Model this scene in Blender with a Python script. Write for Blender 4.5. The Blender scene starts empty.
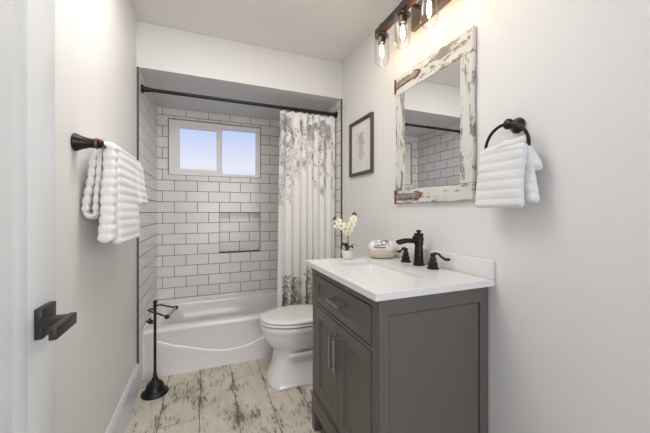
import bpy, bmesh, math, random
import numpy as np
from mathutils import Vector, Matrix
random.seed(7)
PI = math.pi
SC = bpy.context.scene
COL = SC.collection

# ------------------------------------------------------------------ camera
cam = bpy.data.cameras.new('camera'); camo = bpy.data.objects.new('camera', cam); COL.objects.link(camo)
cam.sensor_width = 36; cam.lens = 295.0/650*36; cam.shift_y = -4.9/650
cam.clip_start = 0.02
camo.location = (0, 0, 1.186); camo.rotation_euler = (PI/2, 0, math.radians(-22.0))
SC.camera = camo
# ------------------------------------------------------------------ world: bright hazy sky
w = bpy.data.worlds.new('sky'); SC.world = w; w.use_nodes = True
nt = w.node_tree; nt.nodes.clear()
out = nt.nodes.new('ShaderNodeOutputWorld'); bg = nt.nodes.new('ShaderNodeBackground')
tc = nt.nodes.new('ShaderNodeTexCoord'); sp = nt.nodes.new('ShaderNodeSeparateXYZ'); rp = nt.nodes.new('ShaderNodeValToRGB')
mr = nt.nodes.new('ShaderNodeMapRange'); mr.inputs[1].default_value = -0.2; mr.inputs[2].default_value = 0.6
nt.links.new(tc.outputs['Generated'], sp.inputs[0]); nt.links.new(sp.outputs[2], mr.inputs[0])
nt.links.new(mr.outputs[0], rp.inputs[0]); nt.links.new(rp.outputs[0], bg.inputs[0]); nt.links.new(bg.outputs[0], out.inputs[0])
el = rp.color_ramp.elements
el[0].position = 0.0; el[0].color = (0.50, 0.58, 0.86, 1)
el[1].position = 1.0; el[1].color = (0.30, 0.46, 0.95, 1)
for pos, c in ((0.28, (0.62, 0.70, 0.95, 1)), (0.43, (0.92, 0.95, 1.0, 1)), (0.60, (0.52, 0.66, 1.0, 1))):
    e = el.new(pos); e.color = c
bg.inputs[1].default_value = 0.9
# ------------------------------------------------------------------ added fill lights
def area(name, loc, rot, sx, sy, power, col):
    l = bpy.data.lights.new(name, 'AREA'); l.shape = 'RECTANGLE'; l.size = sx; l.size_y = sy
    l.energy = power; l.color = col
    o = bpy.data.objects.new(name, l); COL.objects.link(o); o.location = loc; o.rotation_euler = rot
    return o
area('doorway_fill', (1.0, -3.4, 1.35), (PI/2, 0, math.radians(12)), 2.5, 2.2, 78, (1.0, 0.99, 0.975))  # added fill behind the camera, angled to brighten the left wall
area('ceiling_fill', (0.12, 1.22, 2.43), (0, 0, 0), 0.75, 0.70, 13.5, (1.0, 0.98, 0.955))  # added fill out of view under the ceiling, stands for no known fixture
SC.view_settings.view_transform = 'Standard'; SC.view_settings.look = 'None'
SC.view_settings.gamma = 1.0; SC.view_settings.use_curve_mapping = False
SC.view_settings.exposure = 0.06
SC.cycles.transparent_max_bounces = 24

# ------------------------------------------------------------------ materials
def srgb(r, g, b):
    f = lambda c: (c/255/12.92) if c/255 <= 0.04045 else ((c/255+0.055)/1.055)**2.4
    return (f(r), f(g), f(b), 1)
class N:
    """tiny node-tree writer"""
    def __init__(s, name):
        s.m = bpy.data.materials.new(name); s.m.use_nodes = True; s.t = s.m.node_tree
        s.b = s.t.nodes['Principled BSDF']; s.o = s.t.nodes['Material Output']
    def n(s, kind, **kw):
        x = s.t.nodes.new('ShaderNode'+kind)
        for k, v in kw.items(): setattr(x, k, v)
        return x
    def l(s, a, b): s.t.links.new(a, b)
    def math(s, op, a, b=None, c=None):
        x = s.n('Math', operation=op)
        for i, v in enumerate((a, b, c)):
            if v is None: continue
            if isinstance(v, (int, float)): x.inputs[i].default_value = v
            else: s.l(v, x.inputs[i])
        return x.outputs[0]
    def mix(s, f, a, b):
        x = s.n('Mix', data_type='RGBA')
        for i, v in ((0, f), (6, a), (7, b)):
            if isinstance(v, (int, float, tuple)): x.inputs[i].default_value = v
            else: s.l(v, x.inputs[i])
        return x.outputs[2]
    def noise(s, scale, vec=None, detail=3, rough=0.5):
        x = s.n('TexNoise'); x.inputs['Scale'].default_value = scale
        x.inputs['Detail'].default_value = detail; x.inputs['Roughness'].default_value = rough
        if vec is not None: s.l(vec, x.inputs['Vector'])
        return x.outputs[0]
    def obj(s, scale=(1, 1, 1), loc=(0, 0, 0)):
        t = s.n('TexCoord'); m = s.n('Mapping'); m.inputs['Scale'].default_value = scale
        m.inputs['Location'].default_value = loc
        s.l(t.outputs['Object'], m.inputs[0]); return m.outputs[0]
    def ramp(s, v, lo, hi):
        x = s.n('MapRange'); x.inputs[1].default_value = lo; x.inputs[2].default_value = hi
        s.l(v, x.inputs[0]); return x.outputs[0]
    def bump(s, h, strength, dist):
        x = s.n('Bump'); x.inputs['Strength'].default_value = strength; x.inputs['Distance'].default_value = dist
        s.l(h, x.inputs['Height']); s.l(x.outputs[0], s.b.inputs['Normal'])
    def set(s, **kw):
        for k, v in kw.items():
            i = s.b.inputs[k.replace('_', ' ')]
            if isinstance(v, (int, float, tuple)): i.default_value = v
            else: s.l(v, i)
        return s
def plain(name, rgb, rough=0.5, metal=0.0, bump=None, vary=0.0, coat=0.0):
    k = N(name); c = srgb(*rgb)
    if vary:
        f = k.noise(14, k.obj()); d = tuple(min(1, x*(1-vary)) for x in c[:3])+(1,)
        k.set(Base_Color=k.mix(f, c, d))
    else: k.set(Base_Color=c)
    k.set(Roughness=rough, Metallic=metal)
    if coat: k.set(Coat_Weight=coat, Coat_Roughness=0.08)
    if bump: k.bump(k.noise(bump[0], k.obj()), bump[1], bump[2])
    return k.m
M = {}
M['wall'] = plain('painted_wall', (230, 228, 224), 0.55, bump=(130, 0.25, 0.002))
M['ceiling'] = plain('ceiling_paint', (236, 233, 229), 0.7, bump=(90, 0.25, 0.002))
M['header'] = plain('header_paint', (224, 222, 218), 0.6, bump=(120, 0.2, 0.002))
M['door'] = plain('door_paint', (230, 232, 231), 0.35)
M['base'] = plain('baseboard_paint', (222, 226, 228), 0.3)
M['darktrim'] = plain('dark_metal_trim', (92, 86, 80), 0.4, 0.6)
M['bronze'] = plain('oil_rubbed_bronze', (44, 39, 36), 0.34, 0.55, vary=0.3)
M['black'] = plain('black_iron', (30, 29, 29), 0.36, 0.4)
M['blackmatte'] = plain('matte_black_metal', (60, 57, 54), 0.42, 0.5)
M['copper'] = plain('copper_accent', (150, 92, 62), 0.3, 0.9)
M['porcelain'] = plain('white_porcelain', (242, 240, 237), 0.12, coat=0.4)
M['tub'] = plain('white_tub_enamel', (236, 233, 229), 0.16, coat=0.3)
M['vanity'] = plain('grey_cabinet_paint', (97, 92, 85), 0.42, vary=0.05)
M['vanity_in'] = plain('cabinet_shadow_gap', (60, 58, 55), 0.7)
M['chrome'] = plain('brushed_nickel', (160, 156, 152), 0.28, 0.95)
M['vinyl'] = plain('white_vinyl', (246, 243, 238), 0.35)
M['paper'] = plain('print_paper', (222, 219, 214), 0.7)
M['matboard'] = plain('mat_board', (226, 224, 220), 0.75)
M['pframe'] = plain('dark_brown_frame_wood', (86, 74, 63), 0.45, vary=0.25)
M['socket'] = plain('dark_socket_metal', (82, 76, 72), 0.3, 0.8)
M['leaf'] = plain('orchid_leaf_green', (46, 66, 36), 0.4, vary=0.3)
M['stem'] = plain('orchid_stem', (84, 80, 52), 0.6)
M['petal'] = plain('orchid_petal_cream', (238, 232, 205), 0.55)
M['lip'] = plain('orchid_lip_yellow', (205, 190, 110), 0.5)
M['bud'] = plain('brown_bud', (88, 70, 56), 0.6)
M['pot'] = plain('white_ceramic_pot', (226, 223, 219), 0.3)
M['stone'] = plain('beige_stoneware', (218, 206, 186), 0.6, bump=(160, 0.5, 0.003), vary=0.12)
M['clothroll'] = plain('white_cotton', (236, 232, 226), 0.9, bump=(300, 0.4, 0.001))
M['ink'] = plain('printed_ink', (92, 78, 74), 0.9)
M['inkteal'] = plain('printed_teal_ink', (120, 140, 138), 0.9)
M['roller'] = plain('roller_nickel', (185, 180, 175), 0.3, 0.8)
M['mirror'] = N('mirror_silver').set(Base_Color=(0.93, 0.93, 0.93, 1), Metallic=1.0, Roughness=0.01).m

k = N('quartz_white'); k.set(Base_Color=k.mix(k.ramp(k.noise(220, k.obj(), 1), 0.55, 0.75), srgb(230, 228, 225), srgb(216, 213, 210)), Roughness=0.22); M['quartz'] = k.m

k = N('ribbed_towel_cotton'); k.set(Base_Color=srgb(230, 229, 226), Roughness=0.95, Sheen_Weight=0.3)
k.bump(k.noise(420, k.obj(), 2), 0.5, 0.002); M['towel'] = k.m

# 4x8 inch running-bond tile in metres; u from x or y by face normal
k = N('subway_tile')
g = k.n('NewGeometry'); sx = k.n('SeparateXYZ'); k.l(g.outputs['Position'], sx.inputs[0])
sn = k.n('SeparateXYZ'); k.l(g.outputs['True Normal'], sn.inputs[0])
isx = k.math('GREATER_THAN', k.math('ABSOLUTE', sn.outputs[0]), 0.5)
u0 = k.math('ADD', k.math('MULTIPLY', k.math('SUBTRACT', sx.outputs[1], 3.055), isx),
            k.math('MULTIPLY', k.math('SUBTRACT', sx.outputs[0], 0.124), k.math('SUBTRACT', 1.0, isx)))
v = k.math('DIVIDE', k.math('SUBTRACT', sx.outputs[2], 0.382-20*0.0995), 0.0995)
row = k.math('FLOOR', v)
u = k.math('ADD', k.math('DIVIDE', u0, 0.197), k.math('MULTIPLY', k.math('MODULO', row, 2.0), 0.5))
def edge(val, half):
    f = k.math('FRACT', k.math('ADD', val, 100.0)); d = k.math('MINIMUM', f, k.math('SUBTRACT', 1.0, f))
    r = k.ramp(d, half*0.7, half*1.5); return r
tl = k.math('MINIMUM', edge(u, 0.0021/0.197), edge(v, 0.0021/0.0995))
wn = k.n('TexWhiteNoise', noise_dimensions='2D'); cb = k.n('CombineXYZ')
k.l(k.math('FLOOR', u), cb.inputs[0]); k.l(row, cb.inputs[1]); k.l(cb.outputs[0], wn.inputs['Vector'])
tcol = k.mix(wn.outputs[0], srgb(234, 231, 226), srgb(226, 223, 218))
k.set(Base_Color=k.mix(tl, srgb(84, 79, 73), tcol), Roughness=k.math('SUBTRACT', 0.8, k.math('MULTIPLY', tl, 0.62)))
k.bump(tl, 0.5, 0.0015); M['tile'] = k.m

# distressed floor plank: uv = metres across / along the plank
k = N('distressed_wood_plank')
uv = k.n('UVMap'); su = k.n('SeparateXYZ'); k.l(uv.outputs[0], su.inputs[0])
pos = k.obj(); 
eu = k.math('MINIMUM', su.outputs[0], k.math('SUBTRACT', 0.205, su.outputs[0]))
def st(scale, sc, det=4, ro=0.6):
    mp = k.n('Mapping'); mp.inputs['Scale'].default_value = sc; k.l(g2.outputs[0], mp.inputs[0]); return k.noise(scale, mp.outputs[0], det, ro)
g2 = k.n('NewGeometry')
big = st(3.2, (1.3, 1, 1), 3); streak = st(34, (1.9, 0.36, 1), 6, 0.72); fine = st(95, (1.6, 0.28, 1), 3, 0.7); mid = st(11, (1.7, 0.55, 1), 5, 0.65)
edgew = k.math('SUBTRACT', 1.0, k.ramp(eu, 0.0, 0.036))
msk = k.math('ADD', k.math('ADD', k.math('MULTIPLY', streak, 1.0), k.math('MULTIPLY', big, 0.42)), k.math('ADD', k.math('MULTIPLY', edgew, 0.085), k.math('MULTIPLY', mid, 0.30)))
wear = k.ramp(msk, 0.940, 0.985)
wear2 = k.math('MULTIPLY', k.ramp(k.math('ADD', fine, k.math('MULTIPLY', big, 0.35)), 0.775, 0.84), 0.6)
wt = k.math('MAXIMUM', wear, wear2)
cream = k.mix(k.ramp(mid, 0.35, 0.7), srgb(226, 216, 200), srgb(204, 196, 180))
cream = k.mix(k.ramp(k.math('ADD', big, k.math('MULTIPLY', edgew, 0.1)), 0.52, 0.72), cream, srgb(176, 174, 160))
dark = k.mix(k.ramp(fine, 0.4, 0.6), srgb(84, 76, 64), srgb(132, 124, 106))
k.set(Base_Color=k.mix(k.math('MULTIPLY', wt, 0.9), cream, dark), Roughness=0.5); k.bump(wt, -0.3, 0.001); M['plank'] = k.m
M['gap'] = plain('plank_gap', (66, 60, 50), 0.8)

def chippy(name, sc):
    k = N(name); p = k.obj(sc)
    n1 = k.noise(7, p, 5, 0.65); n2 = k.noise(26, p, 4, 0.7)
    m = k.ramp(k.math('ADD', n1, k.math('MULTIPLY', n2, 0.55)), 0.785, 0.835)
    under = k.mix(n2, srgb(158, 154, 142), srgb(118, 112, 98))
    paint = k.mix(k.noise(5, p), srgb(222, 219, 211), srgb(206, 202, 193))
    k.set(Base_Color=k.mix(m, paint, under), Roughness=0.7); k.bump(m, -0.6, 0.002); return k.m
M['chip_h'] = chippy('chipped_white_paint_horizontal', (1, 0.8, 3.2))
M['chip_v'] = chippy('chipped_white_paint_upright', (1, 3.2, 0.8))
k = N('rusty_iron'); k.set(Base_Color=k.mix(k.ramp(k.noise(40, k.obj(), 4), 0.4, 0.6), srgb(104, 66, 52), srgb(150, 98, 74)), Roughness=0.8, Metallic=0.2); M['rust'] = k.m
k = N('weathered_grey_iron'); k.set(Base_Color=k.mix(k.ramp(k.noise(30, k.obj(), 4), 0.52, 0.7), srgb(150, 147, 136), srgb(134, 112, 96)), Roughness=0.75, Metallic=0.1); M['greyiron'] = k.m
k = N('stained_light_bar_wood'); k.set(Base_Color=k.mix(k.ramp(k.noise(20, k.obj((3, 0.4, 3)), 4), 0.4, 0.62), srgb(150, 104, 80), srgb(98, 66, 52)), Roughness=0.5); M['barwood'] = k.m

def emis(name, rgb, s):
    k = N(name); e = k.n('Emission'); e.inputs[0].default_value = srgb(*rgb); e.inputs[1].default_value = s
    k.l(e.outputs[0], k.o.inputs[0]); return k.m
M['filament'] = emis('lit_filament_bulb', (255, 214, 170), 36)
def thinglass(name, tint, ior):
    k = N(name); t = k.n('BsdfTransparent'); t.inputs[0].default_value = tint
    gl = k.n('BsdfGlossy'); gl.inputs['Roughness'].default_value = 0.03
    fr = k.n('Fresnel'); fr.inputs[0].default_value = ior; mx = k.n('MixShader')
    k.l(k.math('MULTIPLY', fr.outputs[0], 0.3), mx.inputs[0]); k.l(t.outputs[0], mx.inputs[1]); k.l(gl.outputs[0], mx.inputs[2]); k.l(mx.outputs[0], k.o.inputs[0]); return k.m
M['glass'] = thinglass('clear_jar_glass', (0.992, 0.992, 0.99, 1), 1.3)
k = N('frosted_window_glass'); rf = k.n('BsdfRefraction'); rf.inputs['Roughness'].default_value = 0.22; rf.inputs['IOR'].default_value = 1.05
rf.inputs[0].default_value = (0.97, 0.97, 1, 1)
k.bump(k.noise(60, k.obj()), 0.3, 0.002); k.l(rf.outputs[0], k.o.inputs[0]); M['frost'] = k.m

k = N('printed_curtain_fabric'); at = k.n('Attribute'); at.attribute_name = 'print'
k.set(Base_Color=at.outputs['Color'], Roughness=0.85); k.bump(k.noise(500, k.obj(), 1), 0.15, 0.001)
tr = k.n('BsdfTranslucent'); k.l(at.outputs['Color'], tr.inputs[0]); mx = k.n('MixShader'); mx.inputs[0].default_value = 0.08
k.l(k.b.outputs[0], mx.inputs[1]); k.l(tr.outputs[0], mx.inputs[2]); k.l(mx.outputs[0], k.o.inputs[0]); M['curtain'] = k.m

# ------------------------------------------------------------------ mesh building
class MB:
    def __init__(s): s.bm = bmesh.new(); s.mi = 0
    def _face(s, vs):
        try: f = s.bm.faces.new(vs); f.material_index = s.mi; return f
        except ValueError: return None
    def box(s, x0, x1, y0, y1, z0, z1, bev=0.0, seg=2):
        vs = [s.bm.verts.new(p) for p in ((x0,y0,z0),(x1,y0,z0),(x1,y1,z0),(x0,y1,z0),(x0,y0,z1),(x1,y0,z1),(x1,y1,z1),(x0,y1,z1))]
        fs = [s._face([vs[i] for i in q]) for q in ((0,3,2,1),(4,5,6,7),(0,1,5,4),(1,2,6,5),(2,3,7,6),(3,0,4,7))]
        if bev:
            es = list({e for f in fs for e in f.edges})
            bmesh.ops.bevel(s.bm, geom=es, offset=bev, segments=seg, affect='EDGES', profile=0.5)
        return s
    def loft(s, rings, cap0=True, cap1=True, closed=False):
        R = [[s.bm.verts.new(p) for p in r] for r in rings]
        n = len(R[0]); m = len(R)
        for i in range(m if closed else m-1):
            a, b = R[i], R[(i+1) % m]
            for j in range(n): s._face((a[j], a[(j+1) % n], b[(j+1) % n], b[j]))
        if not closed:
            if cap0: s._face(list(reversed(R[0])))
            if cap1: s._face(R[-1])
        return s
    def tube(s, pts, r, n=12, closed=False):
        P = [Vector(p) for p in pts]; rs = r if isinstance(r, (list, tuple)) else [r]*len(P)
        up = None; rings = []
        for i, p in enumerate(P):
            a = P[(i-1) % len(P)] if (i or closed) else P[0]; b = P[(i+1) % len(P)] if (i < len(P)-1 or closed) else P[-1]
            t = (b-a).normalized()
            if up is None: up = t.orthogonal().normalized()
            up = (up - t*up.dot(t)).normalized(); sd = t.cross(up)
            rings.append([p + (up*math.cos(q)+sd*math.sin(q))*rs[i] for q in (2*PI*j/n for j in range(n))])
        return s.loft(rings, closed=closed)
    def lathe(s, prof, c, axis=(0, 0, 1), n=28):
        a = Vector(axis).normalized(); u = a.orthogonal().normalized(); v = a.cross(u); c = Vector(c)
        return s.loft([[c + a*h + (u*math.cos(q)+v*math.sin(q))*max(r, 1e-4) for q in (2*PI*j/n for j in range(n))] for r, h in prof])
    def cyl(s, a, b, r, n=20, r2=None):
        a = Vector(a); b = Vector(b); L = (b-a).length; r2 = r if r2 is None else r2; e = min(r, r2, L)*0.12
        return s.lathe([(r-e, 0), (r, e), (r2, L-e), (r2-e, L)], a, b-a, n)
    def blob(s, c, rx, ry, rz, rot=None, n=16, m=10):
        Rm = rot or Matrix.Identity(3); c = Vector(c); rings = []
        for i in range(m+1):
            t = -PI/2 + PI*i/m; cr = max(math.cos(t), 1e-3)
            rings.append([c + Rm @ Vector((rx*cr*math.cos(q), ry*cr*math.sin(q), rz*math.sin(t))) for q in (2*PI*j/n for j in range(n))])
        return s.loft(rings)
    def prism(s, poly, off):            # poly: 3-D outline, extruded by vector off
        o = Vector(off); return s.loft([[Vector(p) for p in poly], [Vector(p)+o for p in poly]])
    def build(s, name, mats, parent=None, smooth=True, ang=38, bev=0.0, label=None):
        bmesh.ops.recalc_face_normals(s.bm, faces=s.bm.faces[:])
        me = bpy.data.meshes.new(name)
        if parent is not None:
            r = parent
            while r.parent: r = r.parent
            bmesh.ops.translate(s.bm, verts=s.bm.verts[:], vec=-Vector(r.location))
        s.bm.to_mesh(me); s.bm.free()
        for m_ in (mats if isinstance(mats, (list, tuple)) else [mats]): me.materials.append(m_)
        if smooth:
            me.polygons.foreach_set('use_smooth', [True]*len(me.polygons)); me.set_sharp_from_angle(angle=math.radians(ang))
        o = bpy.data.objects.new(name, me); COL.objects.link(o)
        if parent is not None: o.parent = parent
        if bev:
            b = o.modifiers.new('bevel', 'BEVEL'); b.width = bev; b.segments = 2; b.limit_method = 'ANGLE'; b.angle_limit = math.radians(50)
        if label: o['label'] = label
        return o
def rrect(x0, x1, y0, y1, z, r, n=6):
    r = min(r, (x1-x0)/2-1e-4, (y1-y0)/2-1e-4); P = []
    for cx, cy, a in ((x1-r, y1-r, 0), (x0+r, y1-r, 90), (x0+r, y0+r, 180), (x1-r, y0+r, 270)):
        for i in range(n+1):
            q = math.radians(a+90*i/n); P.append((cx+r*math.cos(q), cy+r*math.sin(q), z))
    return P
def tag(o, label, cat, group=None):
    o['label'] = label; o['category'] = cat
    if group: o['group'] = group
    return o
def thing(name, label, cat, loc, group=None):
    o = bpy.data.objects.new(name, None); COL.objects.link(o); o.location = loc; o.empty_display_size = 0.05
    return tag(o, label, cat, group)
def struct(o): o['kind'] = 'structure'; return o
def copy_tree(o, parent=None):
    c = o.copy(); COL.objects.link(c); c.parent = parent
    for ch in [x for x in o.children]: copy_tree(ch, c)
    return c

# ------------------------------------------------------------------ room shell
XL, XR, YH, YB, ZS, ZC, YN = -0.42, 1.069, 2.258, 3.06, 2.138, 2.44, -1.2
struct(MB().box(XL-0.1, XL, YN, YB+0.14, -0.06, ZC).build('wall_left', M['wall'], smooth=False))
struct(MB().box(XR, XR+0.1, YN, YB+0.14, -0.06, ZC).build('wall_right', M['wall'], smooth=False))
struct(MB().box(XL-0.1, XR+0.1, YN, YB+0.14, ZC, ZC+0.1).build('ceiling', M['ceiling'], smooth=False))
struct(MB().box(XL, XR, YH, YB, ZS, ZC-0.001).build('wall_header', M['header'], smooth=False))
TL, TR = XL+0.01, XR-0.01
# tiled alcove walls
struct(MB().box(XL, TL, YH+0.006, YB, 0, ZS).build('wall_alcove_left', M['tile'], smooth=False))
struct(MB().box(TR, XR, YH+0.006, YB, 0, ZS).build('wall_alcove_right', M['tile'], smooth=False))
WX0, WX1, WZ0, WZ1 = -0.319, 0.521, 1.530, 2.046
NX0, NX1, NZ0, NZ1 = 0.124, 0.518, 0.780, 1.178
b = MB()
xs = [XL-0.1, WX0, NX0, NX1, WX1, XR+0.1]; zs = [-0.06, NZ0, NZ1, WZ0, WZ1, ZC]
def inhole(x, z): return (WX0 < x < WX1 and WZ0 < z < WZ1)
def inniche(x, z): return (NX0 < x < NX1 and NZ0 < z < NZ1)
for i in range(5):
    for j in range(5):
        cx, cz = (xs[i]+xs[i+1])/2, (zs[j]+zs[j+1])/2
        if inhole(cx, cz): continue
        b.box(xs[i], xs[i+1], YB+(0.085 if inniche(cx, cz) else 0), YB+0.14, zs[j], zs[j+1])
bmesh.ops.remove_doubles(b.bm, verts=b.bm.verts[:], dist=1e-5)
struct(b.build('wall_back', M['tile'], smooth=False))
# floor: planks with real gaps
b = MB(); b.mi = 1; b.box(XL-0.1, XR+0.1, YN, YB+0.14, -0.06, -0.0025); b.mi = 0
uvs = []
joints = [-0.657, -0.452, -0.2455, -0.0335, 0.1745, 0.377, 0.583, 0.789, 0.995, 1.20]
ends = [[1.5], [0.9, 2.2+0.5], [0.62, 1.838, 3.04], [1.05, 2.62], [0.97, 2.185], [0.7, 1.915], [1.3, 2.5], [0.8, 2.1], [1.6]]
for i in range(len(joints)-1):
    x0, x1 = max(joints[i]+0.0016, XL-0.1), min(joints[i+1]-0.0016, XR+0.1)
    yy = [YN]+ends[i]+[YB+0.14]
    for j in range(len(yy)-1):
        b.box(x0, x1, yy[j]+0.0022, yy[j+1]-0.0022, -0.02, 0.0)
fl = struct(b.build('floor', [M['plank'], M['gap']], smooth=False))
uvl = fl.data.uv_layers.new(name='UVMap')
for lp in fl.data.loops:
    v_ = fl.data.vertices[lp.vertex_index].co
    ui = min((abs(v_.x-0.0016-q), v_.x-q) for q in joints)
    left = any(abs(v_.x-0.0016-q) < 1e-4 for q in joints)
    uvl.data[lp.index].uv = (0.0 if left else 0.205, v_.y)
# baseboards and edge trims
def baseboard(name, x0, x1, y0, y1):
    b = MB(); s_ = 1 if x0 < 0 else -1; xw = x0 if s_ > 0 else x1; t = 0.014
    prof = [(0, 0), (t, 0), (t, 0.165), (t*0.75, 0.172), (t*0.75, 0.178), (t*0.45, 0.188), (0, 0.190)]
    b.loft([[(xw+s_*a, y, z) for a, z in prof] for y in (y0, y1)])
    return struct(b.build(name, M['base'], smooth=False))
baseboard('baseboard_left', XL, XL+0.014, YN, YH)
baseboard('baseboard_right', XR-0.014, XR, 1.60, YH)
struct(MB().box(XL, TL+0.0015, YH-0.002, YH+0.007, 0.19, ZS).build('trim_1', M['darktrim'], smooth=False))
struct(MB().box(TR-0.0015, XR, YH-0.002, YH+0.007, 0.19, ZS).build('trim_2', M['darktrim'], smooth=False))
struct(MB().box(TL-0.001, TL+0.006, 2.394, 2.3995, 0.0, 0.34).build('trim_3', M['tub'], smooth=False))

# window
fy0, fy1 = YB+0.020, YB+0.11
def wframe(b, x0, x1, z0, z1, l, r_, bt, tp, ya, yb):
    O = [(x0, z0), (x1, z0), (x1, z1), (x0, z1)]; I = [(x0+l, z0+bt), (x1-r_, z0+bt), (x1-r_, z1-tp), (x0+l, z1-tp)]
    c = lambda P, y: [(a, y, d) for a, d in P]
    b.loft([c(O, yb), c(O, ya), c(I, ya), c(I, yb)], closed=True)
b = MB(); wframe(b, WX0+0.001, WX1-0.001, WZ0+0.001, WZ1-0.001, 0.045, 0.034, 0.025, 0.034, fy0, fy1)
wf = struct(b.build('window_1', M['vinyl'], smooth=False, bev=0.002))
b = MB(); x0, x1, z0, z1 = WX0+0.046, 0.142, WZ0+0.026, WZ1-0.035; t = 0.044
wframe(b, x0, x1, z0, z1, t, t, t*0.75, t*0.8, fy0+0.006, fy0+0.04)
sash = b.build('sliding_sash', M['vinyl'], wf, smooth=False, bev=0.002)
MB().box(x0+t-0.004, x1-t+0.004, fy0+0.02, fy0+0.022, z0+t*0.75-0.004, z1-t*0.8+0.004).build('window_pane', M['frost'], sash, smooth=False)
MB().box(x1-0.012, x1+0.002, fy0-0.004, fy0+0.008, 1.76, 1.80, 0.003).build('latch', M['vinyl'], sash)
MB().box(0.125, 0.150, fy0+0.042, fy0+0.075, z0, z1, 0.002).build('meeting_rail', M['vinyl'], wf)
MB().box(0.148, WX1-0.030, fy0+0.055, fy0+0.057, z0-0.004, z1+0.004).build('window_pane', M['frost'], wf, smooth=False)

def edgering(name, x0, x1, z0, z1, w_, m_):
    b = MB(); wframe(b, x0-w_, x1+w_, z0-w_, z1+w_, w_, w_, w_, w_, YB-0.0025, YB+0.004); return struct(b.build(name, m_, smooth=False))
M['edge'] = plain('grey_tile_edge', (150, 144, 137), 0.5)
edgering('trim_4', WX0, WX1, WZ0, WZ1, 0.005, M['edge'])
edgering('trim_5', NX0, NX1, NZ0, NZ1, 0.0045, M['edge'])
# open door at the left
XD = -0.321; b = MB(); y0, y1, z0, z1 = 0.20, 0.862, 0.012, 2.03
b.box(XD-0.035, XD, 0.746, y1, z0, z1, 0.0015); b.box(XD-0.035, XD, y0, 0.316, z0, z1, 0.0015)
for za, zb in ((z0, 0.24), (z1-0.115, z1)): b.box(XD-0.0349, XD-0.0001, 0.315, 0.747, za, zb)
b.box(XD-0.028, XD-0.005, 0.30, 0.76, 0.22, z1-0.1)
pa = [(0.316, 0.24), (0.746, 0.24), (0.746, z1-0.115), (0.316, z1-0.115)]
def inset(P, d): return [(P[0][0]+d, P[0][1]+d), (P[1][0]-d, P[1][1]+d), (P[2][0]-d, P[2][1]-d), (P[3][0]+d, P[3][1]-d)]
b.loft([[(XD+dx, y, z) for y, z in inset(pa, d)] for d, dx in ((-0.002, -0.0003), (0.004, 0.0008), (0.012, 0.0008), (0.022, -0.0022), (0.034, -0.0045), (0.037, -0.0055))], cap0=False, cap1=False)
door = struct(b.build('door_1', M['door'], ang=25))
hp = MB().box(XD, -0.308, 0.770, 0.832, 0.926, 0.988, 0.0012).build('door_handle', M['blackmatte'], door)
MB().box(-0.309, -0.262, 0.758, 0.776, 0.954, 0.972, 0.001).box(-0.265, -0.253, 0.684, 0.776, 0.951, 0.974, 0.001).build('lever', M['blackmatte'], hp)
MB().box(XD-0.027, XD-0.008, 0.8618, 0.8632, 0.93, 0.985).build('latch_plate', M['blackmatte'], door)

# ------------------------------------------------------------------ bathtub
YA = 2.40; tb = thing('bathtub', 'long white alcove bathtub with arched raised panel on its apron', 'bathtub', (0.32, 2.73, 0))
def R(x0, x1, y0, y1, z, r): return rrect(x0, x1, y0, y1, z, r, 8)
a0, a1, b1 = TL+0.001, TR-0.001, YB-0.001
b = MB()
b.loft([R(a0, a1, YA, b1, 0.0, 0.004), R(a0, a1, YA, b1, 0.305, 0.004), R(a0, a1, YA-0.006, b1, 0.316, 0.004), R(a0, a1, YA-0.008, b1, 0.330, 0.005),
        R(a0+0.002, a1-0.002, YA-0.004, b1, 0.342, 0.006), R(a0+0.006, a1-0.006, YA+0.008, b1-0.004, 0.348, 0.01),
        R(a0+0.085, a1-0.085, YA+0.066, b1-0.030, 0.348, 0.07), R(a0+0.094, a1-0.094, YA+0.080, b1-0.038, 0.341, 0.07),
        R(a0+0.102, a1-0.104, YA+0.090, b1-0.046, 0.325, 0.075), R(a0+0.15, a1-0.125, YA+0.105, b1-0.075, 0.19, 0.11), R(a0+0.21, a1-0.15, YA+0.125, b1-0.10, 0.09, 0.12),
        R(a0+0.27, a1-0.2, YA+0.165, b1-0.14, 0.06, 0.10)])
b.build('tub_shell', M['tub'], tb, ang=50)
MB().box(a0, a1, b1-0.014, b1, 0.340, 0.380, 0.004).build('back_flange', M['tub'], tb)
MB().box(a0, a0+0.006, YA+0.004, b1-0.01, 0.340, 0.372, 0.002).build('side_flange', M['tub'], tb)
# raised apron panel under an arched line
top = [(TL+0.09, 0.262), (-0.22, 0.215), (-0.10, 0.178), (0.02, 0.140), (0.10, 0.122), (0.17, 0.117), (0.25, 0.120), (0.33, 0.135), (0.46, 0.185), (0.58, 0.215), (0.75, 0.262)]
pts = []
for i in range(len(top)-1):
    for s_ in range(4):
        t = s_/4; pts.append((top[i][0]*(1-t)+top[i+1][0]*t, top[i][1]*(1-t)+top[i+1][1]*t))
pts.append(top[-1])
b = MB(); V_ = []
for x, z in pts:
    V_.append([(x, YA+0.002, z+0.008), (x, YA-0.0022, z+0.000), (x, YA-0.0026, z-0.006), (x, YA-0.0012, z-0.04), (x, YA+0.002, z-0.055)])
b.loft(V_); b.build('apron_ridge', M['tub'], tb, ang=60)
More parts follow.
